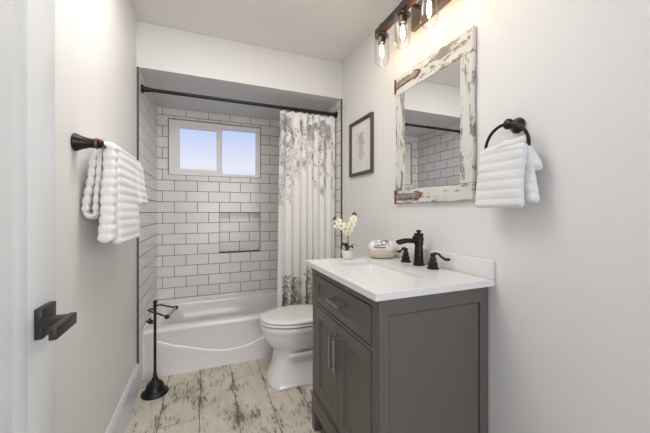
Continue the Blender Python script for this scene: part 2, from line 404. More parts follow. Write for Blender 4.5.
# ------------------------------------------------------------------ curtain rod + curtain
YRD, ZRD = 2.352, 2.030
rod = thing('shower_curtain_rod', 'dark bronze straight shower curtain rod across the tub alcove', 'curtain rod', (0.32, YRD, ZRD))
MB().cyl((TL+0.002, YRD, ZRD), (TR-0.002, YRD, ZRD), 0.0125).build('rod_tube', M['bronze'], rod)
MB().cyl((0.66, YRD, ZRD), (TR-0.002, YRD, ZRD), 0.0145).build('outer_tube', M['bronze'], rod)
for xa, d in ((TL+0.0005, 1), (TR-0.0005, -1)):
    MB().lathe([(0.028, 0), (0.030, 0.003), (0.029, 0.010), (0.019, 0.014), (0.017, 0.03), (0.0155, 0.05)], (xa, YRD, ZRD), (d, 0, 0)).build('end_flange', M['bronze'], rod)

NXc, NZc = 260, 460; CX0, CX1, CZ0, CZ1 = 0.552, 1.045, 0.20, 2.008
FAB = 1.15                                                   # flat fabric width
rng = np.random.RandomState(4)
S, T = np.meshgrid(np.linspace(0, FAB, NXc), np.linspace(CZ0, CZ1, NZc)); 
colr = np.ones((NZc, NXc, 3))*np.array(srgb(243, 240, 236)[:3])
def paint(mask, rgb, a):
    c = np.array(srgb(*rgb)[:3]); m = (np.clip(mask, 0, 1)*a)[..., None]; colr[:] = colr*(1-m)+c*m
def leafp(cx, cz, ang, L, W, rgb, a):
    dx = (S-cx); dz = (T-cz); c, s_ = math.cos(ang), math.sin(ang)
    p = (dx*c+dz*s_)/L; q = (-dx*s_+dz*c)/W
    w_ = np.clip(1-(2*p-1)**2, 0, 1); m = np.clip((w_-np.abs(q)*2)*4, 0, 1)*(p > 0)*(p < 1); paint(m, rgb, a)
greys = [(168, 163, 160), (146, 140, 137), (186, 182, 178), (158, 148, 145), (134, 129, 127)]
olive = [(112, 106, 92), (134, 128, 112), (92, 88, 78), (150, 140, 122)]
def sprig(cx, cz, ang, n, L, pal, a, sz):
    x, z = cx, cz
    for i in range(n):
        ang += rng.uniform(-0.22, 0.22); x += math.cos(ang)*L/n; z += math.sin(ang)*L/n
        paint(np.clip(1-np.hypot(S-x, T-z)/0.005, 0, 1), pal[1], a)
        for sd in (-1, 1):
            leafp(x, z, ang+sd*rng.uniform(0.5, 1.0), sz*rng.uniform(0.7, 1.2), sz*0.42, pal[rng.randint(len(pal))], a)
def bloom(cx, cz, r, pal, a):
    for kq in range(7):
        leafp(cx, cz, kq*2*PI/7+rng.uniform(0, .3), r, r*0.7, pal[rng.randint(len(pal))], a*0.8)
    paint(np.clip(1.4-np.hypot(S-cx, T-cz)/(r*0.22), 0, 1), (104, 96, 92), a)
for i in range(30):                                           # dense top edge
    x = rng.uniform(0, FAB); sprig(x, CZ1-rng.uniform(0, 0.12), -PI/2+rng.uniform(-0.9, 0.9), 7, rng.uniform(0.08, 0.24), greys, 0.6, 0.052)
for i in range(16): bloom(rng.uniform(0, FAB), CZ1-rng.uniform(0.02, 0.26), rng.uniform(0.03, 0.055), greys, 0.65)
for x, L in ((0.04, 0.62), (0.10, 0.40), (0.19, 0.58), (0.36, 0.34), (0.52, 0.30), (0.66, 0.40), (0.86, 0.52), (0.93, 0.44), (1.1, 0.56)):
    z_ = CZ1-0.2
    while z_ > CZ1-0.1-L:
        sprig(x+rng.uniform(-0.03, 0.03), z_, -PI/2+rng.uniform(-0.7, 0.7), 5, 0.11, greys, 0.5, 0.04); z_ -= 0.075
        if rng.rand() < 0.35: bloom(x+rng.uniform(-0.03, 0.03), z_, 0.035, greys, 0.6)
for x in np.arange(0.02, FAB, 0.062):                         # sprigs rising from the hem
    sprig(x, rng.uniform(0.2, 0.4), PI/2+rng.uniform(-0.45, 0.45), 9, rng.uniform(0.20, 0.38), olive, 0.7, 0.062)
for i in range(9): bloom(rng.uniform(0.25, FAB), rng.uniform(0.36, 0.68), 0.065, [(206, 196, 172), (190, 180, 160), (214, 206, 190)], 0.7)
cur = thing('shower_curtain', 'white fabric shower curtain printed with grey floral sprays, gathered right', 'shower curtain', (0.79, YRD, CZ0))
vs = []; nf = 8.5
for j in range(NZc):
    tz = j/(NZc-1)
    for i in range(NXc):
        s_ = i/(NXc-1); ph = 2*PI*nf*(s_+0.018*math.sin(9*s_+1)); 
        amp = 0.014+0.006*math.sin(3.1*s_+tz*2.2) + 0.006*(1-tz)
        xw = CX0+(CX1-CX0)*(s_+0.010*math.sin(2*ph)) - (1-tz)*0.022*(1-s_)
        yw = YRD-0.002 + amp*math.sin(ph) + 0.006*math.sin(ph*0.37+4*tz)
        zw = CZ0+(CZ1-CZ0)*tz + (0.006*(math.cos(ph)) if tz > 0.985 else 0)
        vs.append((xw-0.79, yw-YRD, zw-CZ0))
fs = [(j*NXc+i, j*NXc+i+1, (j+1)*NXc+i+1, (j+1)*NXc+i) for j in range(NZc-1) for i in range(NXc-1)]
me = bpy.data.meshes.new('curtain_cloth'); me.from_pydata(vs, [], fs); me.materials.append(M['curtain'])
me.polygons.foreach_set('use_smooth', [True]*len(me.polygons))
ca = me.color_attributes.new('print', 'FLOAT_COLOR', 'POINT')
cc = np.ones((NZc*NXc, 4), dtype=np.float32); cc[:, :3] = colr.reshape(-1, 3); ca.data.foreach_set('color', cc.ravel())
o = bpy.data.objects.new('curtain_cloth', me); COL.objects.link(o); o.parent = cur
for i in range(12):
    x = CX0+0.012+(CX1-CX0-0.03)*i/11
    MB().tube([(x+0.002*math.sin(q), YRD+0.0185*math.cos(q), ZRD-0.003+0.0205*math.sin(q)) for q in (2*PI*j/20 for j in range(20))], 0.0022, 8, closed=True).build('curtain_ring', M['bronze'], cur)

# ------------------------------------------------------------------ toilet
TY = 2.085
def oval(xf, xb, hw, z, yc=TY, n=40, sq=2.3):
    L = xb-xf; xm = xf+L*0.52; P = []
    for i in range(n):
        q = 2*PI*i/n; c, s_ = math.cos(q), math.sin(q)
        e = 2.0/sq if c > 0 else 1.0
        x = xm + (xb-xm if c > 0 else xm-xf)*math.copysign(abs(c)**e, c); y = yc+hw*math.copysign(abs(s_)**(0.92), s_)
        P.append((x, y, z))
    return P
to = thing('toilet', 'white two piece toilet with closed lid between vanity and tub', 'toilet', (0.70, TY, 0))
b = MB()
b.loft([oval(0.475, 0.80, 0.105, 0.218), oval(0.445, 0.82, 0.128, 0.226), oval(0.408, 0.835, 0.150, 0.254), oval(0.380, 0.85, 0.168, 0.298), oval(0.366, 0.86, 0.180, 0.335),
        oval(0.366, 0.86, 0.181, 0.352), oval(0.360, 0.87, 0.186, 0.358), oval(0.358, 0.87, 0.188, 0.392), oval(0.362, 0.868, 0.184, 0.400), oval(0.385, 0.85, 0.16, 0.401)])
b.box(0.80, 1.055, TY-0.16, TY+0.16, 0.30, 0.400, 0.02, 3)
b.build('bowl', M['porcelain'], to, ang=45)
def octo(xf, xb, hw, z, ch):
    return [(xf, TY-hw*0.40, z), (xf+0.012, TY-hw*0.62, z), (xf+ch, TY-hw, z), (xb, TY-hw, z), (xb, TY+hw, z), (xf+ch, TY+hw, z), (xf+0.012, TY+hw*0.62, z), (xf, TY+hw*0.40, z)]
b = MB(); b.loft([octo(0.400, 0.98, 0.165, 0.0, 0.050), octo(0.402, 0.98, 0.162, 0.010, 0.050), octo(0.424, 0.98, 0.138, 0.055, 0.052), octo(0.442, 0.98, 0.120, 0.11, 0.054), octo(0.456, 0.98, 0.110, 0.17, 0.055), octo(0.462, 0.98, 0.106, 0.225, 0.06), octo(0.462, 0.98, 0.112, 0.245, 0.06)])
b.build('pedestal', M['porcelain'], to, ang=22, bev=0.004)
MB().box(0.53, 0.97, TY-0.142, TY+0.142, 0.185, 0.212, 0.008, 3).build('trapway_ledge', M['porcelain'], to)
b = MB(); b.loft([oval(0.360, 0.855, 0.186, 0.406), oval(0.352, 0.86, 0.192, 0.410), oval(0.352, 0.86, 0.192, 0.418), oval(0.358, 0.855, 0.188, 0.422)]); b.build('seat', M['porcelain'], to, ang=60)
b = MB(); b.loft([oval(0.362, 0.865, 0.186, 0.4255), oval(0.353, 0.868, 0.192, 0.430), oval(0.353, 0.868, 0.192, 0.440), oval(0.360, 0.862, 0.186, 0.4465), oval(0.40, 0.82, 0.15, 0.4500), oval(0.48, 0.76, 0.08, 0.4515)]); b.build('toilet_lid', M['porcelain'], to, ang=60)
for ya in (TY-0.09, TY+0.05): MB().cyl((0.872, ya, 0.420), (0.872, ya+0.04, 0.420), 0.011).build('lid_hinge', M['porcelain'], to)
b = MB(); b.loft([rrect(0.882, 1.06, TY-0.20, TY+0.20, 0.402, 0.03), rrect(0.872, 1.062, TY-0.215, TY+0.215, 0.50, 0.03), rrect(0.866, 1.062, TY-0.22, TY+0.22, 0.715, 0.03)]); b.build('tank', M['porcelain'], to)
MB().loft([rrect(0.858, 1.064, TY-0.228, TY+0.228, 0.716, 0.03), rrect(0.856, 1.064, TY-0.230, TY+0.230, 0.735, 0.03), rrect(0.866, 1.056, TY-0.220, TY+0.220, 0.748, 0.03)]).build('tank_lid', M['porcelain'], to)
MB().cyl((0.866, TY+0.15, 0.66), (0.848, TY+0.15, 0.66), 0.012).tube([(0.85, TY+0.15, 0.66), (0.843, TY+0.13, 0.658), (0.843, TY+0.08, 0.652)], 0.006).build('flush_lever', M['chrome'], to)

# ------------------------------------------------------------------ vanity cabinet
VX, VY0, VY1, VZ = 0.548, 0.862, 1.540, 0.888
va = thing('bathroom_vanity', 'grey painted two door bathroom vanity cabinet with one wide drawer', 'vanity cabinet', (0.80, 1.2, 0))
XB = XR-0.006; b = MB(); e = 0.0012
DY0, DY1 = 0.914, 1.492
# posts, rails
b.box(VX, VX+0.040, VY0, DY0-0.002, 0.0, VZ, e); b.box(VX, VX+0.040, DY1+0.002, VY1, 0.0, VZ, e)
b.box(XB-0.045, XB, VY0, VY0+0.04, 0.0, VZ, e); b.box(XB-0.045, XB, VY1-0.04, VY1, 0.0, VZ, e)
b.box(VX+0.0003, VX+0.02, DY0-0.01, DY1+0.01, 0.851, VZ); b.box(VX+0.0003, VX+0.02, DY0-0.01, DY1+0.01, 0.687, 0.701)
b.box(VX+0.0003, VX+0.02, DY0-0.01, DY1+0.01, 0.108, 0.205)
b.box(VX+0.03, XB-0.03, VY0+0.0005, VY0+0.02, 0.825, VZ); b.box(VX+0.03, XB-0.03, VY0+0.0005, VY0+0.02, 0.108, 0.19)
b.box(VX+0.03, XB-0.03, VY1-0.02, VY1-0.0005, 0.825, VZ); b.box(VX+0.03, XB-0.03, VY1-0.02, VY1-0.0005, 0.108, 0.19)
b.build('cabinet_frame', M['vanity'], va, smooth=False)
MB().box(VX+0.026, XB-0.01, VY0+0.012, VY1-0.012, 0.12, VZ-0.17).build('carcass', M['vanity_in'], va, smooth=False)
for ya, yb in ((VY0+0.005, VY0+0.011), (VY1-0.011, VY1-0.005)):
    MB().box(VX+0.0435, XB-0.0485, ya, yb, 0.194, 0.8215, 0.001).build('side_panel', M['vanity'], va, smooth=False)
# base lip moulding round the foot
MB().box(VX-0.010, VX+0.004, VY0-0.001, VY1+0.001, 0.172, 0.196, 0.004).box(VX-0.006, VX+0.002, VY0, VY1, 0.11, 0.174, 0.002).build('base_moulding', M['vanity'], va)
for ya, yb in ((VY0-0.001, VY0+0.052), (VY1-0.052, VY1+0.001)):
    b = MB(); b.loft([rrect(VX-0.004, VX+0.036, ya+0.006, yb-0.006, 0.0, 0.002, 2), rrect(VX-0.007, VX+0.045, ya, yb, 0.112, 0.002, 2)]); b.build('leg', M['vanity'], va)
def shaker(name, y0, y1, z0, z1, fr, parent):
    b = MB(); xf = VX-0.001
    P = [(y0, z0), (y1, z0), (y1, z1), (y0, z1)]
    sq = lambda d, dx: [(xf+dx, y, z) for y, z in inset(P, d)]
    b.loft([sq(0, 0.019), sq(0, 0.0015), sq(0.0015, 0), sq(fr, 0), sq(fr+0.002, 0.003), sq(fr+0.007, 0.004), sq(fr+0.010, 0.0085)])
    return b.build(name, M['vanity'], parent, smooth=False)
g_ = 0.0028
dr = shaker('drawer', DY0+g_, DY1-g_, 0.703+g_, 0.849-g_, 0.034, va)
dm = (DY0+DY1)/2
d1 = shaker('cabinet_door', DY0+g_, dm-0.0015, 0.207+g_, 0.685-g_, 0.052, va)
d2 = shaker('cabinet_door', dm+0.0015, DY1-g_, 0.207+g_, 0.685-g_, 0.052, va)
def pull(c, d, L, parent, name):
    c = Vector(c); d = Vector(d); b = MB(); xo = Vector((-0.030, 0, 0)); a = c-d*L/2; z = c+d*L/2
    b.tube([a+xo-d*0.006, z+xo+d*0.006], 0.0066, 10)
    for p in (a, z): b.cyl(p, p+xo, 0.0055); b.cyl(p, p+Vector((-0.005, 0, 0)), 0.009)
    return b.build(name, M['chrome'], parent, label='brushed nickel bar pull')
pull((VX, dm-0.005, 0.780), (0, 1, 0), 0.125, dr, 'drawer_pull')
pull((VX, dm+0.026, 0.555), (0, 0, 1), 0.135, d2, 'door_pull')
pull((VX, dm-0.026, 0.555), (0, 0, 1), 0.135, d1, 'door_pull')

ct = thing('vanity_countertop', 'white quartz countertop with backsplash on top of the grey vanity', 'countertop', (0.79, 1.2, 0.889))
SX0, SX1, SY0, SY1 = 0.640, 0.862, 0.985, 1.420
b = MB(); cx0, cx1, cy0, cy1 = 0.517, XR-0.0015, 0.836, 1.564
rr = lambda x0, x1, y0, y1, z, r: rrect(x0, x1, y0, y1, z, r, 5)
b.loft([rr(SX0, SX1, SY0, SY1, 0.8895, 0.02), rr(cx0+0.001, cx1, cy0+0.001, cy1-0.001, 0.8895, 0.003), rr(cx0, cx1, cy0, cy1, 0.891, 0.003), rr(cx0, cx1, cy0, cy1, 0.9145, 0.003),
        rr(cx0+0.0015, cx1, cy0+0.0015, cy1-0.0015, 0.916, 0.003), rr(SX0-0.001, SX1+0.001, SY0-0.001, SY1+0.001, 0.916, 0.02), rr(SX0, SX1, SY0, SY1, 0.915, 0.02)], closed=True)
b.build('slab', M['quartz'], ct, ang=30)
MB().box(XR-0.020, XR-0.0015, cy0, cy1, 0.9165, 0.992, 0.0015).build('backsplash', M['quartz'], ct)
b = MB()
b.loft([rr(SX0-0.02, SX1+0.02, SY0-0.02, SY1+0.02, 0.8885, 0.03), rr(SX0-0.004, SX1+0.004, SY0-0.004, SY1+0.004, 0.8885, 0.03), rr(SX0-0.002, SX1+0.002, SY0-0.002, SY1+0.002, 0.86, 0.035),
        rr(SX0+0.008, SX1-0.008, SY0+0.01, SY1-0.01, 0.80, 0.05), rr(SX0+0.03, SX1-0.03, SY0+0.035, SY1-0.035, 0.775, 0.06), rr(SX0+0.09, SX1-0.09, SY0+0.15, SY1-0.15, 0.768, 0.02)], cap0=False)
sk = b.build('sink', M['porcelain'], None, ang=60); sm = sk.modifiers.new('solid', 'SOLIDIFY'); sm.thickness = 0.006; sm.offset = 1
tag(sk, 'white rectangular undermount sink basin set into the vanity countertop', 'sink')
MB().lathe([(0.022, 0), (0.021, 0.003), (0.012, 0.0045), (0.001, 0.0045)], ((SX0+SX1)/2, 1.2, 0.769)).build('drain', M['bronze'], sk)

# ------------------------------------------------------------------ faucet
fx, fy, fz = 0.998, 1.205, 0.9165
fa = thing('faucet', 'dark bronze widespread waterfall faucet with two curved lever handles', 'faucet', (fx, fy, fz))
MB().lathe([(0.029, 0), (0.029, 0.006), (0.025, 0.010), (0.0235, 0.03), (0.021, 0.08), (0.0195, 0.100), (0.023, 0.103), (0.024, 0.108), (0.022, 0.113), (0.022, 0.150), (0.0235, 0.153), (0.0235, 0.158), (0.019, 0.161)], (fx, fy, fz)).build('faucet_body', M['black'], fa)
MB().lathe([(0.008, 0.159), (0.008, 0.166), (0.013, 0.169), (0.014, 0.173), (0.010, 0.176), (0.001, 0.178)], (fx, fy, fz)).build('top_finial', M['black'], fa)
b = MB(); rings = []
for i in range(13):                                              # open trough spout
    t = i/12; x = fx-0.010-0.108*t; z = fz+0.131+0.004*math.sin(PI*t*0.9)-0.008*t**3; wd = 0.017+0.012*t; dp = 0.024-0.006*t
    R_ = []
    for j in range(9): q = PI+PI*j/8; R_.append((x, fy+wd*math.cos(q), z+dp*math.sin(q)*1.0))
    for j in range(9): q = 2*PI-PI*j/8; R_.append((x, fy+(wd-0.003)*math.cos(q), z+0.001+(dp-0.004)*math.sin(q)*(1 if t > 0.25 else 0.1)))
    rings.append(R_)
b.loft(rings); b.build('spout', M['black'], fa, ang=50)
MB().cyl((fx+0.018, fy, fz+0.132), (fx-0.028, fy, fz+0.132), 0.019).build('spout_collar', M['black'], fa)
def fhandle(y, dirv, k_=1.0):
    h = MB().lathe([(0.027, 0), (0.028, 0.004), (0.026, 0.008), (0.0215, 0.010), (0.0215, 0.026), (0.0225, 0.028), (0.0165, 0.033), (0.0155, 0.045), (0.018, 0.048), (0.013, 0.053), (0.010, 0.060), (0.013, 0.064), (0.013, 0.069), (0.008, 0.074), (0.001, 0.075)], (fx-0.004, y, fz)).build('faucet_handle', M['black'], fa)
    d = Vector(dirv).normalized()*k_; c = Vector((fx-0.004, y, fz+0.066)); z = Vector((0, 0, 1))
    MB().tube([c, c+d*0.012+z*0.008, c+d*0.026+z*0.006, c+d*0.042-z*0.008, c+d*0.058-z*0.016, c+d*0.072-z*0.015, c+d*0.080-z*0.013], [0.007, 0.0065, 0.0058, 0.0055, 0.0065, 0.0078, 0.004], 10).build('lever', M['black'], h)
fhandle(1.305, (-0.2, 0.97, 0), 0.72); fhandle(1.100, (0.42, -0.9, 0), 1.0)

# ------------------------------------------------------------------ orchid in a small pot
ox, oy, oz = 0.752, 1.520, 0.9165
po = thing('potted_orchid', 'small cream orchid in a white pot at the far countertop corner', 'potted plant', (ox, oy, oz))
MB().lathe([(0.022, 0), (0.027, 0.003), (0.032, 0.03), (0.034, 0.046), (0.034, 0.050), (0.030, 0.050), (0.028, 0.042), (0.001, 0.042)], (ox, oy, oz)).build('pot', M['pot'], po)
MB().lathe([(0.028, 0.040), (0.02, 0.046), (0.001, 0.048)], (ox, oy, oz)).build('moss', M['stem'], po)
def leafb(pts, w_):
    b = MB(); rings = []; P = [Vector(p) for p in pts]; n = 10
    for i in range(n+1):
        t = i/n; kq = t*(len(P)-1); a = min(int(kq), len(P)-2); f = kq-a; p = P[a].lerp(P[a+1], f); d = (P[a+1]-P[a]).normalized()
        sd = d.cross(Vector((0, 0, 1))).normalized() if abs(d.z) < 0.95 else Vector((1, 0, 0)); up = sd.cross(d)
        ww = w_*max(0.08, math.sin(PI*(0.12+0.86*t))**0.8)
        rings.append([p+sd*ww*c+up*(abs(c)**1.5*ww*0.35)+up*h for c, h in ((-1, 0), (-0.5, 0), (0, 0), (0.5, 0), (1, 0), (0.5, 0.0015), (0, 0.0018), (-0.5, 0.0015))])
    b.loft(rings); return b
top_ = (ox, oy, oz+0.045)
for tip, w_ in (((0.062, -0.02, 0.038), 0.010), ((-0.045, -0.03, 0.048), 0.014), ((-0.024, 0.02, 0.035), 0.014), ((0.020, -0.040, 0.020), 0.014), ((-0.02, -0.04, 0.02), 0.013)):
    m_ = (ox+tip[0]*0.5, oy+tip[1]*0.5, oz+0.045+max(tip[2], 0.03)*0.95)
    leafb([top_, m_, (ox+tip[0], oy+tip[1], oz+0.045+tip[2]*0.7)], w_).build('leaf', M['leaf'], po)
st1 = [(0.004, 0, 0.04), (0.006, 0, 0.10), (0.004, 0, 0.16), (0.012, 0, 0.20), (0.030, 0, 0.235), (0.044, 0.0, 0.262)]
st2 = [(0.005, 0, 0.15), (-0.022, 0, 0.175), (-0.050, 0.0, 0.205), (-0.082, 0, 0.240)]
b = MB(); b.tube([(ox+a, oy+c, oz+d) for a, c, d in st1], [0.003, 0.003, 0.0028, 0.0025, 0.002, 0.0015], 8); b.tube([(ox+a, oy+c, oz+d) for a, c, d in st2], [0.0025, 0.0022, 0.002, 0.0015], 8)
b.build('stem', M['stem'], po)
def rot_to(d):
    return Vector((0, 0, 1)).rotation_difference(Vector(d).normalized()).to_matrix()
for (a, c, d, r, fd) in ((0.036, -0.006, 0.225, 0.021, (-0.2, -1, 0.2)), (0.022, -0.010, 0.198, 0.022, (-0.3, -1, 0.0)), (0.040, 0.004, 0.196, 0.017, (0.5, -1, 0)), (0.010, -0.012, 0.172, 0.022, (0, -1, -0.2)), (-0.018, -0.010, 0.172, 0.022, (-0.2, -1, -0.1)),
                         (-0.040, -0.008, 0.190, 0.021, (-0.5, -1, 0.1)), (-0.058, -0.004, 0.212, 0.019, (-0.5, -1, 0.2)), (-0.004, -0.01, 0.150, 0.020, (-0.1, -1, -0.4)), (-0.066, 0.0, 0.188, 0.014, (-0.8, -1, 0))):
    C0 = Vector((ox+a, oy+c, oz+d)); Rm = rot_to(fd); b = MB()
    for kq in range(5):
        q = 2*PI*kq/5+PI/2+0.2*a*30; dv = Vector((math.cos(q), math.sin(q), 0.18)); wv = 0.62 if kq in (1, 4) else 0.45
        loc = C0 + Rm @ (dv*r*0.58); ax = Matrix((dv.normalized(), Vector((-math.sin(q), math.cos(q), 0)), Vector((0, 0, 1)))).transposed()
        b.blob(loc, r*0.60, r*wv, r*0.10, Rm @ ax, 10, 6)
    f_ = b.build('flower', M['petal'], po, ang=80)
    MB().blob(C0+Rm @ Vector((0, -r*0.1, r*0.22)), r*0.20, r*0.28, r*0.2, Rm, 8, 6).build('lip', M['lip'], f_, ang=80)
for (a, d) in ((0.046, 0.262), (0.036, 0.256), (0.055, 0.252), (-0.080, 0.238), (-0.086, 0.228)):
    MB().blob((ox+a, oy-0.002, oz+d), 0.0055, 0.0055, 0.008, None, 8, 6).build('bud', M['bud'], po, ang=80)

# ------------------------------------------------------------------ oval bowl with a rolled printed cloth
bx, by, bz = 0.948, 1.468, 0.9165
ud = Vector((0.927, -0.375, 0)); vd = Vector((0.375, 0.927, 0))     # long axis lies along the back of the counter
def oel(a, c, z, n=36): return [tuple(Vector((bx, by, bz+z))+ud*a*math.cos(2*PI*i/n)+vd*c*math.sin(2*PI*i/n)) for i in range(n)]
b = MB(); b.loft([oel(0.045, 0.026, 0.0), oel(0.060, 0.036, 0.004), oel(0.080, 0.050, 0.020), oel(0.088, 0.056, 0.038), oel(0.086, 0.055, 0.042), oel(0.080, 0.050, 0.038), oel(0.066, 0.038, 0.018), oel(0.03, 0.02, 0.012)])
tag(b.build('oval_bowl', M['stone'], ang=60), 'textured beige oval bowl on the countertop beside the orchid', 'bowl')
b = MB(); rings = []
for i in range(25):
    t = -1+2*i/24; e_ = max(1-abs(t)**3.2, 0.0)**0.5; rr_ = 0.004+0.040*e_; ce = Vector((bx, by, bz+0.062))+ud*t*0.076
    rings.append([tuple(ce+vd*(rr_*1.12+0.0012*math.sin(3*q+9*t))*math.cos(q)+Vector((0, 0, 1))*(rr_*0.98)*math.sin(q)) for q in (2*PI*j/24 for j in range(24))])
b.loft(rings)
rc = thing('rolled_cloth', 'white rolled cloth printed with brown script lying in the oval bowl', 'cloth', (bx, by, bz+0.03))
b.build('cloth_roll', M['clothroll'], rc, ang=80)
def onroll(t, q, h=0.0008):                       # point on the roll's surface
    e_ = max(1-abs(t)**3.2, 0.0)**0.5; r_ = 0.004+0.040*e_+h
    return Vector((bx, by, bz+0.062))+ud*t*0.076+vd*(-(r_*1.12)*math.cos(q))+Vector((0, 0, 1))*(r_*0.98)*math.sin(q)
def ink(name, pts, m_, r_=0.0016): MB().tube([onroll(t, q) for t, q in pts], r_, 6).build(name, m_, rc)
ink('printed_script', [(-0.70+0.035*i, 0.12+0.10*math.sin(i*1.9)) for i in range(26)], M['ink'], 0.0020)
ink('printed_scroll', [(0.10+0.24*math.cos(q)*(1-q/14), 0.72+0.42*math.sin(q)*(1-q/14)) for q in (0.35*i for i in range(20))], M['ink'], 0.0022)
ink('printed_script', [(-0.66+0.03*i, 0.42+0.12*math.sin(i*2.3)+0.05*math.sin(i*0.9)) for i in range(24)], M['ink'], 0.0013)
ink('printed_scroll', [(0.42+0.05*math.sin(q*3), 0.3+q*0.35) for q in (0.25*i for i in range(14))], M['ink'], 0.0018)
ink('printed_bird', [(-0.62, 1.15), (-0.52, 1.32), (-0.40, 1.25), (-0.46, 1.0), (-0.60, 0.85), (-0.45, 0.75), (-0.25, 0.85), (-0.05, 1.05)], M['inkteal'], 0.0018)
ink('printed_scroll', [(0.02+0.03*i, 1.35-0.02*i+0.05*math.sin(i*2)) for i in range(14)], M['ink'], 0.0013)
# tied ends: small folds
MB().blob(Vector((bx, by, bz+0.060))+ud*0.070-vd*0.006, 0.014, 0.020, 0.022, None, 12, 8).blob(Vector((bx, by, bz+0.052))+ud*0.052-vd*0.030, 0.018, 0.010, 0.020, None, 12, 8).build('cloth_fold', M['clothroll'], rc, ang=80)

# ------------------------------------------------------------------ rustic mirror on the right wall
MY0, MY1, MZ0, MZ1 = 0.922, 1.475, 1.237, 1.975; XW = XR-0.001
mi = thing('framed_mirror', 'rectangular wall mirror in chipped white wooden boards with iron strap hinges', 'mirror', (XW, (MY0+MY1)/2, MZ0))
def board(name, y0, y1, z0, z1, vert, mat_, jit, th=0.020):
    b = MB(); n = 26; rings = []; L0, L1 = (z0, z1) if vert else (y0, y1); A0, A1 = (y0, y1) if vert else (z0, z1)
    def w(): return random.uniform(-1, 1)
    lo = hi = 0
    for i in range(n+1):
        s_ = L0+(L1-L0)*i/n; lo = 0.5*lo+w()*jit; hi = 0.5*hi+w()*jit*0.5
        if i in (0, n): lo = hi = 0
        a0, a1 = A0+lo, A1+hi; xf = XW-th-0.0005*w(); c_ = 0.0025
        pr = [(XW-0.004, a0), (xf+c_, a0), (xf, a0+c_), (xf-0.001*abs(w()), (a0+a1)/2), (xf, a1-c_), (xf+c_, a1), (XW-0.004, a1)]
        rings.append([((x, a, s_) if vert else (x, s_, a)) for x, a in pr])
    b.loft(rings); return b.build(name, mat_, mi, smooth=False)
board('frame_board', MY0, MY1, 1.870, MZ1, False, M['chip_h'], 0.0018)
board('frame_board', MY0+0.004, MY1-0.002, MZ0, 1.309, False, M['chip_h'], 0.004)
board('frame_board', MY0+0.002, 0.992, 1.311, 1.868, True, M['chip_v'], 0.0018)
board('frame_board', 1.394, MY1-0.003, 1.311, 1.868, True, M['chip_v'], 0.0018)
MB().box(XW-0.004, XW, MY0+0.004, MY1-0.004, MZ0+0.006, MZ1-0.006).build('backing_board', M['pframe'], mi, smooth=False)
MB().box(XW-0.016, XW-0.0035, 0.988, 1.399, 1.303, 1.875).build('mirror_glass', M['mirror'], mi, smooth=False)
def strap(zc, L, m_, tilt):
    xo = XW-0.0212; out_ = [(0, -0.019), (-0.6*L, -0.014), (-0.70*L, -0.012), (-0.74*L, -0.024), (-0.88*L, -0.020), (-1.0*L, 0), (-0.88*L, 0.020), (-0.74*L, 0.024), (-0.70*L, 0.012), (-0.6*L, 0.014), (0, 0.019)]
    y0_ = MY1-0.012
    P = [(xo, y0_+a, zc+c+tilt*a) for a, c in out_]
    h = MB().prism(P, (-0.003, 0, 0)).build('strap_hinge', M['rust'], mi, smooth=False)
    P = [(xo-0.003, y0_+a*0.93-0.004, zc+c*0.72+tilt*a) for a, c in out_]
    MB().prism(P, (-0.0008, 0, 0)).build('strap_face', m_, h, smooth=False)
    for a in (-0.15, -0.45, -0.84): MB().blob((xo-0.0042, y0_+a*L, zc+tilt*a*L), 0.0025, 0.0045, 0.0045, None, 10, 6).build('screw', M['rust'], h)
    MB().cyl((xo, MY1-0.004, zc-0.042), (xo, MY1-0.004, zc+0.042), 0.0075).box(xo-0.001, XW-0.001, MY1-0.006, MY1+0.004, zc-0.038, zc+0.038).build('hinge_barrel', M['rust'], h)
strap(1.925, 0.215, M['greyiron'], -0.02); strap(1.272, 0.225, M['greyiron'], -0.01)

# ------------------------------------------------------------------ framed print
py0, py1, pz0, pz1 = 1.750, 2.088, 1.457, 1.870
pc = thing('framed_print', 'small pale botanical sketch in a dark brown frame near the curtain', 'picture', (XW, (py0+py1)/2, pz0))
def frame4(y0, y1, z0, z1, w_, d, m_, par, name='frame'):
    P = [(y0, z0), (y1, z0), (y1, z1), (y0, z1)]; sq = lambda i, dx: [(XW-dx, y, z) for y, z in inset(P, i)]
    b = MB(); b.loft([sq(0, 0), sq(0, d-0.003), sq(0.003, d), sq(w_*0.6, d), sq(w_, d*0.6), sq(w_, 0)], closed=True); return b.build(name, m_, par, smooth=False)
frame4(py0, py1, pz0, pz1, 0.024, 0.022, M['pframe'], pc)
MB().box(XW-0.006, XW, py0+0.02, py1-0.02, pz0+0.02, pz1-0.02).build('mat_board', M['matboard'], pc, smooth=False)
sh = MB().box(XW-0.0068, XW-0.006, py0+0.085, py1-0.085, pz0+0.075, pz1-0.075).build('print_sheet', M['paper'], pc, smooth=False)
M['pencil'] = plain('pencil_grey', (166, 160, 155), 0.9)
b = MB(); yc_ = (py0+py1)/2; xs_ = XW-0.0072
b.tube([(xs_, yc_+0.01*math.sin(i*0.6), pz0+0.10+i*0.02) for i in range(11)], 0.0013, 5)
for i in range(9):
    z_ = pz0+0.12+i*0.021
    for sd in (-1, 1):
        L = 0.045+0.012*math.sin(i*1.7); b.tube([(xs_, yc_, z_), (xs_, yc_+sd*L*0.5, z_+0.022), (xs_, yc_+sd*L, z_+0.016), (xs_, yc_+sd*L*0.55, z_+0.004), (xs_, yc_, z_)], 0.0011, 5)
for q0 in ((0.0, 0.29), (-0.02, 0.25), (0.025, 0.26)):
    b.tube([(xs_, yc_+q0[0]+0.018*math.cos(q)*(1+0.3*math.sin(5*q)), pz0+q0[1]+0.02*math.sin(q)*(1+0.3*math.sin(5*q))) for q in (2*PI*j/30 for j in range(30))], 0.0012, 5, closed=True)
